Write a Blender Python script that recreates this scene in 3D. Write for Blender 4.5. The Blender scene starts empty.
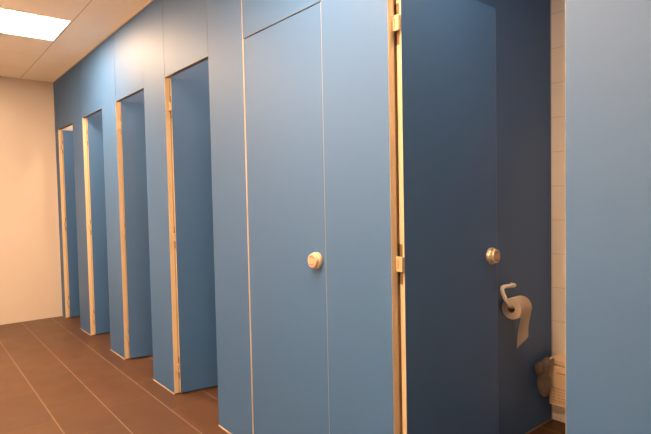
import bpy, bmesh, math, random
from mathutils import Matrix, Vector

random.seed(7)
C = bpy.context.scene.collection
PI = math.pi

# ------------------------------------------------------------------ materials
def new_mat(name, col, rough=.5, metal=0., spec=.5):
    m = bpy.data.materials.new(name); m.use_nodes = True
    b = m.node_tree.nodes['Principled BSDF']
    b.inputs['Base Color'].default_value = (*col, 1)
    b.inputs['Roughness'].default_value = rough
    b.inputs['Metallic'].default_value = metal
    b.inputs['Specular IOR Level'].default_value = spec
    return m

def N(m, t): return m.node_tree.nodes.new(t)
def L(m, a, b): m.node_tree.links.new(a, b)
def bsdf(m): return m.node_tree.nodes['Principled BSDF']

def math_node(m, op, a, b=None, c=None):
    n = N(m, 'ShaderNodeMath'); n.operation = op
    for i, v in enumerate((a, b, c)):
        if v is None: continue
        if isinstance(v, (int, float)): n.inputs[i].default_value = v
        else: L(m, v, n.inputs[i])
    return n.outputs[0]

def mix_col(m, fac, a, b):
    n = N(m, 'ShaderNodeMix'); n.data_type = 'RGBA'
    L(m, fac, n.inputs[0])
    for i, v in ((6, a), (7, b)):
        if isinstance(v, tuple): n.inputs[i].default_value = (*v, 1)
        else: L(m, v, n.inputs[i])
    return n.outputs[2]

def noise_tint(m, col, scale, amount, detail=4, stretch=(1, 1, 1), bump=0.):
    """slight mottling of a base colour plus an optional fine bump"""
    tc = N(m, 'ShaderNodeTexCoord'); mp = N(m, 'ShaderNodeMapping')
    mp.inputs['Scale'].default_value = stretch
    L(m, tc.outputs['Object'], mp.inputs['Vector'])
    nz = N(m, 'ShaderNodeTexNoise'); nz.inputs['Scale'].default_value = scale
    nz.inputs['Detail'].default_value = detail
    L(m, mp.outputs[0], nz.inputs['Vector'])
    lo = tuple(c * (1 - amount) for c in col); hi = tuple(min(1, c * (1 + amount)) for c in col)
    out = mix_col(m, nz.outputs['Fac'], lo, hi)
    L(m, out, bsdf(m).inputs['Base Color'])
    if bump:
        bp = N(m, 'ShaderNodeBump'); bp.inputs['Strength'].default_value = bump
        bp.inputs['Distance'].default_value = .001
        L(m, nz.outputs['Fac'], bp.inputs['Height']); L(m, bp.outputs[0], bsdf(m).inputs['Normal'])
    return out

BLUE = (.031, .106, .265)
m_blue = new_mat('blue_laminate', BLUE, .58, 0, .68)
noise_tint(m_blue, BLUE, 90, .03, 2, bump=.05)
m_band = new_mat('cream_edge_band', (.54, .43, .29), .42)
m_band2 = new_mat('tan_door_edge', (.54, .42, .28), .45)
m_under = new_mat('raw_board_edge', (.17, .13, .10), .6)
m_post = new_mat('anodised_profile', (.40, .27, .14), .45)
m_hinge = new_mat('nylon_hinge', (.50, .36, .22), .45)
m_leaf = new_mat('hinge_leaf_metal', (.20, .125, .07), .4, .4)
m_knob = new_mat('satin_metal', (.66, .54, .38), .30, .55)
m_face = new_mat('knob_face', (.50, .35, .24), .45, .1)
m_red = new_mat('red_indicator', (.32, .022, .006), .5)
m_dark = new_mat('dark_gap', (.02, .015, .012), .7)
m_rod = new_mat('cream_nylon_rod', (.90, .78, .62), .35)
m_paper = new_mat('toilet_paper', (.88, .72, .56), .9, 0, .1)
noise_tint(m_paper, (.88, .72, .56), 60, .05, 3, bump=.3)
m_core = new_mat('cardboard_core', (.30, .17, .09), .9)
m_bin = new_mat('cream_plastic', (.74, .54, .34), .3)
m_print = new_mat('printed_ink', (.46, .30, .18), .6)
m_seal = new_mat('sealant', (.36, .26, .17), .6)
m_trim = new_mat('ceiling_trim_paint', (.70, .55, .33), .5)
m_frame = new_mat('lamp_frame', (.80, .74, .62), .4)

m_bag = new_mat('clear_plastic_film', (.27, .19, .13), .08, 0, 1.0)
bsdf(m_bag).inputs['Alpha'].default_value = .45

def emit(name, col, s):
    m = bpy.data.materials.new(name); m.use_nodes = True
    b = bsdf(m)
    b.inputs['Base Color'].default_value = (.9, .88, .82, 1)
    b.inputs['Emission Color'].default_value = (*col, 1)
    b.inputs['Emission Strength'].default_value = s
    return m
LAMP = (1.0, .66, .40)
m_lamp = emit('lamp_diffuser', LAMP, 15.0)

# floor: 0.63 x 0.30 m tiles in half bond, pale joints
G0, GS, TL = -.723, .2997, .63
def floor_material():
    m = new_mat('floor_tile', (.1, .06, .04), .42)
    tc = N(m, 'ShaderNodeTexCoord'); sp = N(m, 'ShaderNodeSeparateXYZ')
    L(m, tc.outputs['Object'], sp.inputs[0])
    v = math_node(m, 'DIVIDE', math_node(m, 'SUBTRACT', sp.outputs[1], G0 - 20 * GS), GS)
    row = math_node(m, 'FLOOR', v); fv = math_node(m, 'FRACT', v)
    odd = math_node(m, 'MODULO', row, 2.0)
    u0 = math_node(m, 'DIVIDE', math_node(m, 'ADD', sp.outputs[0], 3.15 + 40 * TL), TL)
    u = math_node(m, 'ADD', u0, math_node(m, 'MULTIPLY', odd, .5))
    fu = math_node(m, 'FRACT', u); cu = math_node(m, 'FLOOR', u)
    def mask(f, w):      # 1 on the joint
        d = math_node(m, 'ABSOLUTE', math_node(m, 'SUBTRACT', f, .5))
        return math_node(m, 'GREATER_THAN', d, .5 - w)
    j1 = mask(fv, .0016 / GS); j2 = mask(fu, .0018 / TL)
    cb = N(m, 'ShaderNodeCombineXYZ'); L(m, cu, cb.inputs[0]); L(m, row, cb.inputs[1])
    wn = N(m, 'ShaderNodeTexWhiteNoise'); L(m, cb.outputs[0], wn.inputs['Vector'])
    nz = N(m, 'ShaderNodeTexNoise'); nz.inputs['Scale'].default_value = 5; nz.inputs['Detail'].default_value = 6
    L(m, tc.outputs['Object'], nz.inputs['Vector'])
    fac = math_node(m, 'ADD', math_node(m, 'MULTIPLY', wn.outputs[0], .35), math_node(m, 'MULTIPLY', nz.outputs['Fac'], .75))
    base = mix_col(m, fac, (.048, .0205, .0080), (.095, .042, .0165))
    c1 = mix_col(m, j2, base, (.125, .075, .046))
    c2 = mix_col(m, j1, c1, (.33, .22, .15))
    L(m, c2, bsdf(m).inputs['Base Color'])
    r = math_node(m, 'ADD', math_node(m, 'MULTIPLY', nz.outputs['Fac'], .2), .34)
    L(m, r, bsdf(m).inputs['Roughness'])
    return m
m_floor = floor_material()

def wall_tile(name, col, joint, off_z, axis, off_u, s=.1955, w=.0016):
    m = new_mat(name, col, .30)
    tc = N(m, 'ShaderNodeTexCoord'); sp = N(m, 'ShaderNodeSeparateXYZ')
    L(m, tc.outputs['Object'], sp.inputs[0])
    def mask(o, off):
        f = math_node(m, 'FRACT', math_node(m, 'DIVIDE', math_node(m, 'ADD', o, 100 * s - off), s))
        d = math_node(m, 'ABSOLUTE', math_node(m, 'SUBTRACT', f, .5))
        return math_node(m, 'GREATER_THAN', d, .5 - w / s)
    j = math_node(m, 'MAXIMUM', mask(sp.outputs[2], off_z), mask(sp.outputs[axis], off_u))
    nz = N(m, 'ShaderNodeTexNoise'); nz.inputs['Scale'].default_value = 2
    L(m, tc.outputs['Object'], nz.inputs['Vector'])
    base = mix_col(m, nz.outputs['Fac'], tuple(c * .97 for c in col), tuple(c * 1.03 for c in col))
    L(m, mix_col(m, j, base, joint), bsdf(m).inputs['Base Color'])
    return m
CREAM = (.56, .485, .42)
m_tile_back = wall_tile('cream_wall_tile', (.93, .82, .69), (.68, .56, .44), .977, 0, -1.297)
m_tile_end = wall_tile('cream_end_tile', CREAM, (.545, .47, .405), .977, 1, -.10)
m_tile_front = wall_tile('cream_aisle_tile', (.96, .90, .80), (.85, .77, .66), .977, 0, 0)

def ceiling_material():
    col = (.98, .86, .71)
    m = new_mat('ceiling_panel', col, .85, 0, .2)
    tc = N(m, 'ShaderNodeTexCoord'); sp = N(m, 'ShaderNodeSeparateXYZ')
    L(m, tc.outputs['Object'], sp.inputs[0])
    s = .615
    def mask(o, off, w):
        f = math_node(m, 'FRACT', math_node(m, 'DIVIDE', math_node(m, 'ADD', o, 50 * s - off), s))
        d = math_node(m, 'ABSOLUTE', math_node(m, 'SUBTRACT', f, .5))
        return math_node(m, 'GREATER_THAN', d, .5 - w / s)
    inside = math_node(m, 'LESS_THAN', sp.outputs[1], -.322)
    stall = math_node(m, 'LESS_THAN', sp.outputs[1], .02)
    j = math_node(m, 'MULTIPLY', math_node(m, 'MAXIMUM', mask(sp.outputs[1], -.330, .003), mask(sp.outputs[0], -4.283, .0018)), inside)
    nz = N(m, 'ShaderNodeTexNoise'); nz.inputs['Scale'].default_value = 3
    L(m, tc.outputs['Object'], nz.inputs['Vector'])
    base = mix_col(m, nz.outputs['Fac'], tuple(c * .97 for c in col), tuple(c * 1.03 for c in col))
    L(m, mix_col(m, j, base, (.56, .42, .32)), bsdf(m).inputs['Base Color'])
    return m
m_ceil = ceiling_material()

# ------------------------------------------------------------------ mesh helpers
def box(bm, x0, x1, y0, y1, z0, z1, bev=0., seg=2):
    r = bmesh.ops.create_cube(bm, size=1)
    vs = r['verts']
    bmesh.ops.scale(bm, vec=(x1 - x0, y1 - y0, z1 - z0), verts=vs)
    bmesh.ops.translate(bm, vec=((x0 + x1) / 2, (y0 + y1) / 2, (z0 + z1) / 2), verts=vs)
    if bev:
        es = list({e for v in vs for e in v.link_edges})
        bmesh.ops.bevel(bm, geom=es, offset=bev, segments=seg, profile=.5, affect='EDGES')

def lathe(bm, prof, n=40, mat=Matrix.Identity(4)):
    """profile (radius, height) turned about the local z axis"""
    rings = []
    for r, h in prof:
        if r < 1e-6: rings.append([bm.verts.new(mat @ Vector((0, 0, h)))])
        else: rings.append([bm.verts.new(mat @ Vector((r * math.cos(2 * PI * k / n), r * math.sin(2 * PI * k / n), h))) for k in range(n)])
    for a, b in zip(rings, rings[1:]):
        for k in range(n):
            k2 = (k + 1) % n
            if len(a) == 1 and len(b) == 1: continue
            if len(a) == 1: bm.faces.new((a[0], b[k], b[k2]))
            elif len(b) == 1: bm.faces.new((a[k], a[k2], b[0]))
            else: bm.faces.new((a[k], a[k2], b[k2], b[k]))

def tube(bm, pts, rad, n=16, cap=True):
    """round rod along points, with a rounded end at each side"""
    pts = [Vector(p) for p in pts]
    P = []
    prev = None
    full = []
    if cap:
        t0 = (pts[0] - pts[1]).normalized(); t1 = (pts[-1] - pts[-2]).normalized()
        for a in (80, 55, 25): full.append((pts[0] + t0 * rad * math.sin(math.radians(a)), rad * math.cos(math.radians(a))))
        full += [(p, rad) for p in pts]
        for a in (25, 55, 80): full.append((pts[-1] + t1 * rad * math.sin(math.radians(a)), rad * math.cos(math.radians(a))))
    else: full = [(p, rad) for p in pts]
    up = Vector((.3, .2, 1)).normalized()
    rings = []
    for i, (p, r) in enumerate(full):
        a = full[max(0, i - 1)][0]; b = full[min(len(full) - 1, i + 1)][0]
        t = (b - a).normalized()
        up = (up - t * up.dot(t)).normalized(); s = t.cross(up)
        rings.append([bm.verts.new(p + r * (up * math.cos(2 * PI * k / n) + s * math.sin(2 * PI * k / n))) for k in range(n)])
    for a, b in zip(rings, rings[1:]):
        for k in range(n): bm.faces.new((a[k], a[(k + 1) % n], b[(k + 1) % n], b[k]))
    bm.faces.new(rings[0]); bm.faces.new(rings[-1])

def smooth_path(pts, n=8):
    """round the corners of a polyline"""
    pts = [Vector(p) for p in pts]; out = [pts[0]]
    for a, b, c in zip(pts, pts[1:], pts[2:]):
        d = min((b - a).length, (c - b).length) * .38
        p = b + (a - b).normalized() * d; q = b + (c - b).normalized() * d
        for k in range(n + 1):
            t = k / n; out.append(p * (1 - t) ** 2 + b * 2 * t * (1 - t) + q * t * t)
    out.append(pts[-1]); return out

def obj(name, bm, mat, parent=None, loc=None, smooth=False):
    bmesh.ops.recalc_face_normals(bm, faces=bm.faces[:])
    me = bpy.data.meshes.new(name); bm.to_mesh(me); bm.free()
    me.materials.append(mat)
    if smooth:
        for p in me.polygons: p.use_smooth = True
        me.set_sharp_from_angle(angle=math.radians(35))
    o = bpy.data.objects.new(name, me); C.objects.link(o)
    if parent: o.parent = parent
    if loc: o.location = loc
    return o

def thing(name, label, cat, loc=(0, 0, 0), rz=0., group=None):
    o = bpy.data.objects.new(name, None); C.objects.link(o)
    o.location = loc; o.rotation_euler = (0, 0, rz); o.empty_display_size = .1
    tag(o, label, cat, group); return o

def tag(o, label, cat, group=None):
    o['label'] = label; o['category'] = cat; o['kind'] = 'thing'
    if group: o['group'] = group
    return o

def join_into(o, bm, slot):
    """add engraved marks to a part that already exists"""
    for f in bm.faces: f.material_index = slot
    bm.from_mesh(o.data); bm.to_mesh(o.data); bm.free()

def struct(name, bm, mat):
    o = obj(name, bm, mat); o['kind'] = 'structure'; return o

def copy_tree(o, parent=None):
    c = o.copy(); C.objects.link(c)
    if parent: c.parent = parent
    for ch in list(o.children): copy_tree(ch, c)
    return c

# ------------------------------------------------------------------ measures (metres)
H = 2.711                 # ceiling
TOP = 2.1525              # underside of the transoms
X0, P, W = -6.4676, 1.0297, .645
XE = -6.6194              # end wall
T = .031                  # panel thickness
YB = 1.52                 # tiled back wall
YF = -2.45                # wall opposite the cubicles
XR = 3.4                  # right-hand end of the room
hinge = [X0 + i * P for i in range(7)]
B = .0016                  # edge band

# ------------------------------------------------------------------ setting
bm = bmesh.new(); box(bm, XE - .1, XR + .1, YF - .1, YB + .1, -.1, 0); struct('floor', bm, m_floor)
bm = bmesh.new(); box(bm, XE - .1, XR + .1, YF - .1, YB + .1, H, H + .1); struct('ceiling', bm, m_ceil)
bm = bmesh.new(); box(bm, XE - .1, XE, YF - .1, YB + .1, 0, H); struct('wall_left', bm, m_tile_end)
bm = bmesh.new(); box(bm, XE, XR, YB, YB + .1, 0, H); struct('wall_back', bm, m_tile_back)
bm = bmesh.new(); box(bm, XE, XR, YF - .1, YF, 0, H); struct('wall_front', bm, m_tile_front)
bm = bmesh.new(); box(bm, XR, XR + .1, YF - .1, YB + .1, 0, H); struct('wall_right', bm, m_tile_front)
bm = bmesh.new(); box(bm, hinge[6] + .0005, XR, 0, YB, 0, H); struct('wall_side', bm, m_tile_front)
bm = bmesh.new(); box(bm, XE, hinge[6], -.007, -.0005, H - .006, H - .0002, .001); struct('trim_1', bm, m_trim)

# ------------------------------------------------------------------ fixed blue panels
def band(parent, *dims, mat=None):
    bm = bmesh.new(); box(bm, *dims, .0006, 1)
    obj('edge_band', bm, mat or m_band, parent)['label'] = 'cream edge band'

def panel(name, label, cat, x0, x1, y0, y1, z0, z1, group, left=0., right=0., bottom=0.):
    """board with a cream band glued to its side edges up to the given height"""
    w, d, h = x1 - x0, y1 - y0, z1 - z0
    t = thing(name, label, cat, (x0, y0, z0), 0, group)
    bm = bmesh.new()
    zs = sorted({0, h, min(left, h), min(right, h)})
    for a, b in zip(zs, zs[1:]):
        box(bm, B if left >= b else 0, w - (B if right >= b else 0), 0, d, a, b)
    bmesh.ops.remove_doubles(bm, verts=bm.verts[:], dist=.00001)
    obj('board', bm, m_blue, t)
    if bottom:
        bm = bmesh.new(); box(bm, 0, w, .0006, d, -bottom, 0); obj('bottom_edge', bm, m_under, t)
        bm = bmesh.new(); box(bm, w, w + .001, .0006, d, -bottom, h); obj('side_edge', bm, m_under, t)
    if left: band(t, 0, B, 0, d, 0, min(left, h))
    if right: band(t, w - B, w, 0, d, 0, min(right, h))
    return t

pil_label = [
    'narrow blue panel between the far cream wall and the farthest open door',
    'tall blue front panel just right of the farthest open door',
    'tall blue front panel left of the third open door from the far wall',
    'tall blue front panel between the third and fourth open doors',
    'tall blue front panel between the fourth open door and the closed door',
    'tall blue front panel between the closed door and the nearest open door',
    'large blue front panel filling the right edge of the photo',
]
spans = [(XE, hinge[0])] + [(hinge[i] + W, hinge[i + 1]) for i in range(6)]
for i, (a, b) in enumerate(spans):
    t = panel('cubicle_pilaster', pil_label[i], 'panel', a, b, 0, T, .004, H - .0005, 'tall front panels between the cubicle doors',
              left=(0, 0, 0, 0, 0, H, H)[i], right=(TOP, TOP, TOP, TOP, H, H, 0)[i])
    w = b - a
    # hinge post behind the right-hand edge
    bm = bmesh.new(); box(bm, w - .05, w - .0015, T, .051, 0, TOP - .004, .001, 1)
    obj('hinge_post', bm, m_post, t)
    if i < 6:
        for z in (1.955, 1.077, .180):
            bm = bmesh.new(); box(bm, w - .0016, w - .0008, T + .003, .050, z - .079, z + .071, .0003, 1)
            obj('hinge_leaf', bm, m_leaf, t)
    if i > 0:
        bm = bmesh.new(); box(bm, .001, .016, T, .046, 0, TOP - .004, .001, 1)
        obj('stop_strip', bm, m_post, t)
    # pale sealant bead along the floor
    bm = bmesh.new()
    vs = [bm.verts.new(p) for p in ((.001, .004, -.0038), (.001, -.0045, -.0038), (.001, -.003, -.0005), (.001, 0, .001))]
    f = bm.faces.new(vs)
    r = bmesh.ops.extrude_face_region(bm, geom=[f])
    bmesh.ops.translate(bm, vec=(w - .002, 0, 0), verts=[v for v in r['geom'] if isinstance(v, bmesh.types.BMVert)])
    obj('sealant_bead', bm, m_seal, t)['label'] = 'pale sealant bead'

door_open = [95, 90, 76, 81, 0, 92.0]
tr_label = [
    'blue transom over the farthest open door, beside the cream wall',
    'blue transom over the second open door from the far wall',
    'blue transom over the third open door from the far wall, beside the bright reflection',
    'blue transom over the fourth open door from the far wall',
    'blue transom over the closed door, with a dark seam under it',
    'blue transom over the nearest open cubicle with the paper roll',
]
for i in range(6):
    panel('cubicle_transom', tr_label[i], 'panel', hinge[i] + .003, hinge[i] + W - .0055, .001, T, TOP, H - .0005,
          'blue panels above the cubicle doors', bottom=.0012)

div_label = [
    'blue divider wall left of the second open door from the far wall',
    'blue divider wall left of the third open door from the far wall',
    'blue divider wall left of the fourth open door from the far wall',
    'blue divider wall left of the closed cubicle',
    'dark blue divider wall carrying the toilet paper roll',
    'blue divider wall behind the large right-hand panel',
]
for i in range(1, 7):
    x1 = hinge[i] - .1777
    t = thing('cubicle_divider', div_label[i - 1], 'panel', (x1 - .03, T, 0), 0, 'divider walls between the cubicles')
    bm = bmesh.new(); box(bm, 0, .03, 0, YB - T - .0005, .004, H - .0005); obj('board', bm, m_blue, t)
    bm = bmesh.new(); box(bm, .03, .035, 0, YB - T - .001, 0, .005, .002, 1); obj('sealant_bead', bm, m_seal, t)

# ------------------------------------------------------------------ doors
PINY, TD = .033, .022     # pivot depth, leaf thickness
DZ0, DZ1 = .010, TOP - .005
HZ = (1.955, 1.077, .180)
def make_door(label, group):
    """leaf local frame: origin = pivot on the floor, leaf runs along +x, outer face at y=-PINY+.003"""
    t = thing('cubicle_door', label, 'door', group=group)
    x0, x1 = .003, W - .004
    y0 = -PINY + .0035; y1 = y0 + TD
    bm = bmesh.new(); box(bm, x0 + .0015, x1 - .001, y0, y1, DZ0, DZ1, .0006, 1); obj('leaf', bm, m_blue, t)
    band(t, x0, x0 + .0015, y0 + .0003, y1 - .0003, DZ0, DZ1, mat=m_band2)
    band(t, x1 - .001, x1, y0 + .0003, y1 - .0003, DZ0, DZ1, mat=m_band2)
    for z in HZ:
        bm = bmesh.new()
        box(bm, x0 - .0010, x0 + .0002, y0 + .008, y1 - .0015, z - .075, z + .075, .0003, 1)
        h = obj('hinge', bm, m_leaf, t)
        bm = bmesh.new(); box(bm, -.012, x0 - .0011, -.030, 0, z - .027, z + .029, .0025, 3)
        k = obj('knuckle', bm, m_hinge, h)
        bm = bmesh.new(); box(bm, -.0124, -.0115, -.014, -.011, z - .014, z + .016); box(bm, -.0124, -.0115, -.011, -.006, z + .0135, z + .016); box(bm, -.0124, -.0115, -.011, -.006, z - .014, z - .0115)
        k.data.materials.append(m_leaf); join_into(k, bm, 1)
    return t

def knob_on(door, y_face, sgn, z=1.057, xk=W - .061):
    """turn knob; sgn=-1 points to the outside of the door, +1 to the inside"""
    M = Matrix.Translation((xk, y_face, z)) @ Matrix.Rotation(PI / 2 * (1 if sgn < 0 else -1), 4, 'X')
    bm = bmesh.new()
    lathe(bm, [(0, 0), (.0345, 0), (.0368, .002), (.0368, .012), (.0352, .0155), (.0318, .017), (.029, .017), (.029, .019),
               (.0300, .0200), (.0305, .022), (.0305, .029), (.0296, .0313), (.0280, .032), (0, .032)], 48, M)
    k = obj('knob', bm, m_knob, door, smooth=True); k['label'] = 'satin turn knob'
    bm = bmesh.new(); lathe(bm, [(0, .0321), (.0268, .0321), (.0272, .0326), (0, .0330)], 48, M)
    f = obj('face_disc', bm, m_face, k, smooth=True)
    if sgn < 0:
        for a0 in (45, 225):
            bm = bmesh.new(); vs = []
            for r, hh in ((.0165, 0), (.0200, 0)):
                vs.append([[bm.verts.new(M @ Vector((r * math.cos(math.radians(a)), r * math.sin(math.radians(a)), h2)))
                            for a in range(a0, a0 + 91, 6)] for h2 in (.0326, .0336)])
            inn, out = vs
            for k2 in range(len(inn[0]) - 1):
                for q in ((inn[1][k2], inn[1][k2 + 1], out[1][k2 + 1], out[1][k2]), (inn[0][k2], inn[0][k2 + 1], inn[1][k2 + 1], inn[1][k2]),
                          (out[0][k2], out[0][k2 + 1], out[1][k2 + 1], out[1][k2])):
                    bm.faces.new(q)
            for e in (0, -1): bm.faces.new((inn[0][e], inn[1][e], out[1][e], out[0][e]))
            obj('indicator_arc', bm, m_red, k)['label'] = 'red indicator arc'

door_label = [
    'farthest open blue cubicle door, beside the cream end wall',
    'second open blue cubicle door from the far wall',
    'third open blue cubicle door from the far wall',
    'fourth open blue cubicle door, just left of the closed one',
    'closed blue cubicle door with a knob, flush with the front',
    'nearest open blue cubicle door, swung inward beside the paper roll',
]
proto = make_door(door_label[0], 'blue cubicle doors')
y_out = -PINY + .0035
knob_on(proto, y_out, -1)
knob_on(proto, y_out + TD, 1)
for i in range(6):
    d = proto if i == 0 else copy_tree(proto)
    d.location = (hinge[i], PINY, 0); d.rotation_euler = (0, 0, math.radians(door_open[i]))
    d['label'] = door_label[i]
    if door_open[i] == 0:                # shut: the knuckles sit in their recesses
        for h in d.children:
            if h.name.startswith('hinge'):
                for k in list(h.children): bpy.data.objects.remove(k)

# ------------------------------------------------------------------ ceiling lamps
def lamp(label, x, y, s=.598):
    t = thing('ceiling_light', label, 'ceiling light', (x, y, H), 0, 'square ceiling panel lights')
    h = s / 2; z0, z1 = -.008, -.0005
    bm = bmesh.new()
    f = .007
    box(bm, -h, h, -h, -h + f, z0, z1); box(bm, -h, h, h - f, h, z0, z1)
    box(bm, -h, -h + f, -h + f, h - f, z0, z1); box(bm, h - f, h, -h + f, h - f, z0, z1)
    obj('frame', bm, m_frame, t)
    bm = bmesh.new(); box(bm, -h + f, h - f, -h + f, h - f, -.006, z1)
    obj('diffuser', bm, m_lamp, t)['label'] = 'glowing white diffuser'
LX, LY = -4.592, -.345 - .30
lamp('glowing square ceiling light near the far cream wall', LX, LY)
lamp('added unseen square ceiling light over the blue panel beside the nearest open cubicle', LX + 5 * .615, LY)  # unseen light, added to match the brightness of the near panels
lamp('added unseen square ceiling light away from the cubicles, near the far cream wall', LX + .615, LY - 2 * .615)  # added out of view to brighten the ceiling and end wall
lamp('added unseen square ceiling light away from the cubicles, behind the viewer', LX + 6 * .615, LY - 2 * .615)  # added out of view to send light into the nearest cubicle

def added_downlight(label, x, y, mat=None):  # unseen lamps, added to match the brightness inside the open cubicles
    t = thing('added_downlight', label, 'ceiling light', (x, y, H), 0, 'added round lights inside the cubicles')
    bm = bmesh.new(); lathe(bm, [(.085, -.0005), (.105, -.0005), (.105, -.006), (.1, -.010), (.085, -.010), (.085, -.0005)], 40)
    obj('ring', bm, m_frame, t, smooth=True)
    bm = bmesh.new(); lathe(bm, [(0, -.001), (.084, -.001), (.084, -.006), (0, -.007)], 40)
    obj('diffuser', bm, mat or m_down, t, smooth=True)
m_down = emit('added_downlight_diffuser', LAMP, 44.0)
m_near_fill = emit('near_fill_diffuser', LAMP, 50.0)
for k, nm in enumerate(('farthest', 'second farthest', 'third farthest', 'fourth')):
    added_downlight('added unseen round ceiling light inside the %s cubicle from the viewer' % nm if k < 3 else 'added unseen round ceiling light inside the cubicle left of the closed one', hinge[k] + .38, .40)
added_downlight('added unseen round fill light inside the nearest open cubicle', hinge[5] + .45, .17, m_near_fill)  # fill light with no known lamp here, added to lift door and tiles

# ------------------------------------------------------------------ paper roll and holder
XW = hinge[5] - .1777         # visible face of the divider in the nearest open cubicle
rx, ry, rz = XW + .082, .957, .752
t = thing('paper_holder', 'cream bent rod toilet paper holder on the blue divider wall', 'toilet paper holder', (XW, ry, rz))
bm = bmesh.new()
tube(bm, smooth_path([(.082, .108, .0075), (.082, -.018, .0075), (.026, -.010, .104), (.026, .126, .096), (.0115, .134, .096)]), .0105)
obj('rod', bm, m_rod, t, smooth=True)
bm = bmesh.new(); lathe(bm, [(0, 0), (.0107, 0), (.0107, .003), (.0104, .004), (0, .004)], 32, Matrix.Translation((.0005, .134, .096)) @ Matrix.Rotation(PI / 2, 4, 'Y'))
obj('rose', bm, m_rod, t, smooth=True)

t = thing('toilet_paper_roll', 'toilet paper roll with a hanging tail in the nearest open cubicle', 'toilet paper', (rx, ry, rz))
R, RI, RL = .0535, .020, .100
MY = Matrix.Rotation(-PI / 2, 4, 'X')
bm = bmesh.new(); lathe(bm, [(RI, 0), (R - .002, 0), (R, .002), (R, RL - .002), (R - .002, RL), (RI, RL), (RI, 0)], 56, MY)
obj('roll', bm, m_paper, t, smooth=True)
bm = bmesh.new(); lathe(bm, [(RI - .0015, .0005), (RI - .0001, .0005), (RI - .0001, RL - .0005), (RI - .0015, RL - .0005), (RI - .0015, .0005)], 40, MY)
obj('core', bm, m_core, t, smooth=True)
# tail: comes over the top, then falls with a slight wave and a slanted torn end
bm = bmesh.new()
nu, nv = 14, 34
grid = []
for j in range(nv + 1):
    s = j / nv
    row = []
    for i in range(nu + 1):
        q = i / nu
        arc = math.radians(75) * R
        end = .198 - .045 * q
        dist = s * (arc + end)
        rr = R + .0012
        if dist < arc:
            a = math.radians(75) - dist / R
            x, z = rr * math.cos(a), rr * math.sin(a)
        else:
            f = dist - arc
            x = rr - .010 * math.sin(f * 16) * min(1, f * 9) + .004 * math.sin(q * 5 + f * 20) * min(1, f * 8)
            x -= .11 * f; z = -f
        if j == nv: z += .002 * random.random()
        row.append(bm.verts.new((x, .001 + q * (RL - .002), z)))
    grid.append(row)
for a, b in zip(grid, grid[1:]):
    for i in range(nu): bm.faces.new((a[i], a[i + 1], b[i + 1], b[i]))
bmesh.ops.solidify(bm, geom=bm.faces[:], thickness=.0006)
obj('tail', bm, m_paper, t, smooth=True)['label'] = 'loose hanging paper tail'

# ------------------------------------------------------------------ hygiene bin with its plastic bag
bx, by0, bz0, bz1 = -1.452, 1.40, .136, .400
t = thing('hygiene_bin', 'cream plastic hygiene bin on the tiled wall, low behind the right panel', 'bin', (bx, by0, bz0))
bw, bd, bh = .27, YB - by0 - .001, bz1 - bz0
bm = bmesh.new(); box(bm, 0, bw, 0, bd, 0, bh - .035, .006, 3); obj('body', bm, m_bin, t, smooth=True)
bm = bmesh.new(); box(bm, -.002, bw + .002, -.004, bd, bh - .033, bh, .006, 3); obj('lid', bm, m_bin, t, smooth=True)
bm = bmesh.new(); box(bm, .045, bw - .045, -.0008, .002, bh - .078, bh - .070, .0006, 1); obj('slot', bm, m_print, t)
bm = bmesh.new()
for k in range(5):                       # lines of small print, too fine to read
    x = .022
    while x < bw - .05:
        l = random.uniform(.012, .03); box(bm, x, x + l, -.0006, .0015, .098 - k * .017, .1025 - k * .017); x += l + .006
obj('printed_lines', bm, m_print, t)['label'] = 'brown lines of fine print'
bm = bmesh.new(); box(bm, .004, bw - .004, -.003, .006, .004, .011, .002, 2); obj('lower_lip', bm, m_bin, t)

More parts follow.
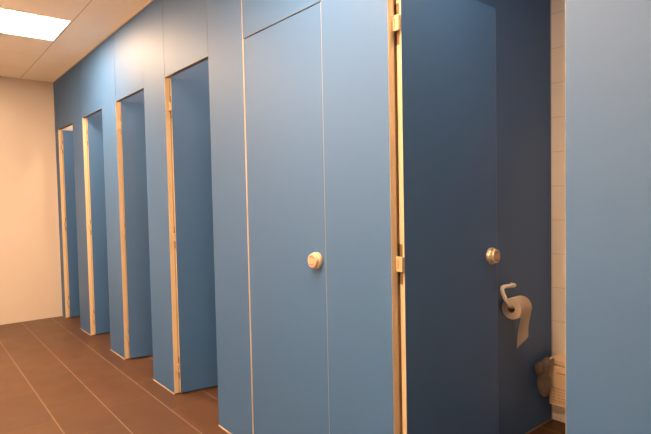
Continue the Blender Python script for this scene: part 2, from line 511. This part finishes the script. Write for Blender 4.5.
# clear bag: a gathered neck over the lid corner, swelling and folding below
t2x, t2y = bx + .010, by0 - .060
bm = bmesh.new()
def lobe(prof, n, ox, oy, oz, ph, flat):
    rings = []
    for j, (r, z) in enumerate(prof):
        ring = []
        for k in range(n):
            a = 2 * PI * k / n
            fold = 1 + .24 * math.sin(5 * a + j * .8 + ph) + .16 * math.sin(9 * a - j * 1.5 + ph) + .30 * (random.random() - .5)
            ring.append(bm.verts.new((ox - .0009 * j + math.cos(a) * r * fold, oy + (.048, .020, 0)[min(j, 2)] * (ox == 0) + math.sin(a) * r * flat * fold,
                                      oz + z + .006 * math.sin(3 * a + j + ph))))
        rings.append(ring)
    for a, b in zip(rings, rings[1:]):
        for k in range(n): bm.faces.new((a[k], a[(k + 1) % n], b[(k + 1) % n], b[k]))
    bm.faces.new(rings[-1]); bm.faces.new(rings[0])
lobe([(.020, 0.006), (.028, -.010), (.022, -.032), (.024, -.055), (.029, -.085), (.033, -.115), (.034, -.145), (.029, -.172), (.018, -.190), (.005, -.198)],
     26, 0, 0, 0, 0, .7)
lobe([(.004, .004), (.016, -.002), (.021, -.018), (.018, -.040), (.009, -.056), (.003, -.062)], 18, -.028, -.018, -.018, 2, .8)
bag = obj('plastic_bag', bm, m_bag, None, (t2x, t2y, bz1 - .005))
for i, p in enumerate(bag.data.polygons): p.use_smooth = False
tag(bag, 'crumpled clear plastic bag hanging from the hygiene bin corner', 'plastic bag')

# ------------------------------------------------------------------ camera
cam = bpy.data.cameras.new('camera'); co = bpy.data.objects.new('camera', cam); C.objects.link(co)
rt = Vector((.63112007, .77542201, -.02020313)); up = Vector((-.01773623, .04046454, .99902355)); fw = Vector((-.77548236, .63014548, -.03929105))
M = Matrix((rt, up, -fw)).transposed().to_4x4(); M.translation = (0, -1.3812, 1.333)
co.matrix_world = M
cam.sensor_width = 36; cam.lens = 516.9 / 651 * 36; cam.clip_start = .02
sc = bpy.context.scene
sc.camera = co

w = bpy.data.worlds.new('world'); sc.world = w; w.use_nodes = True
w.node_tree.nodes['Background'].inputs[0].default_value = (.9, .75, .6, 1)
w.node_tree.nodes['Background'].inputs[1].default_value = .0
vs = sc.view_settings
vs.view_transform = 'Standard'; vs.look = 'None'; vs.gamma = 1; vs.use_curve_mapping = False
vs.exposure = 2.54
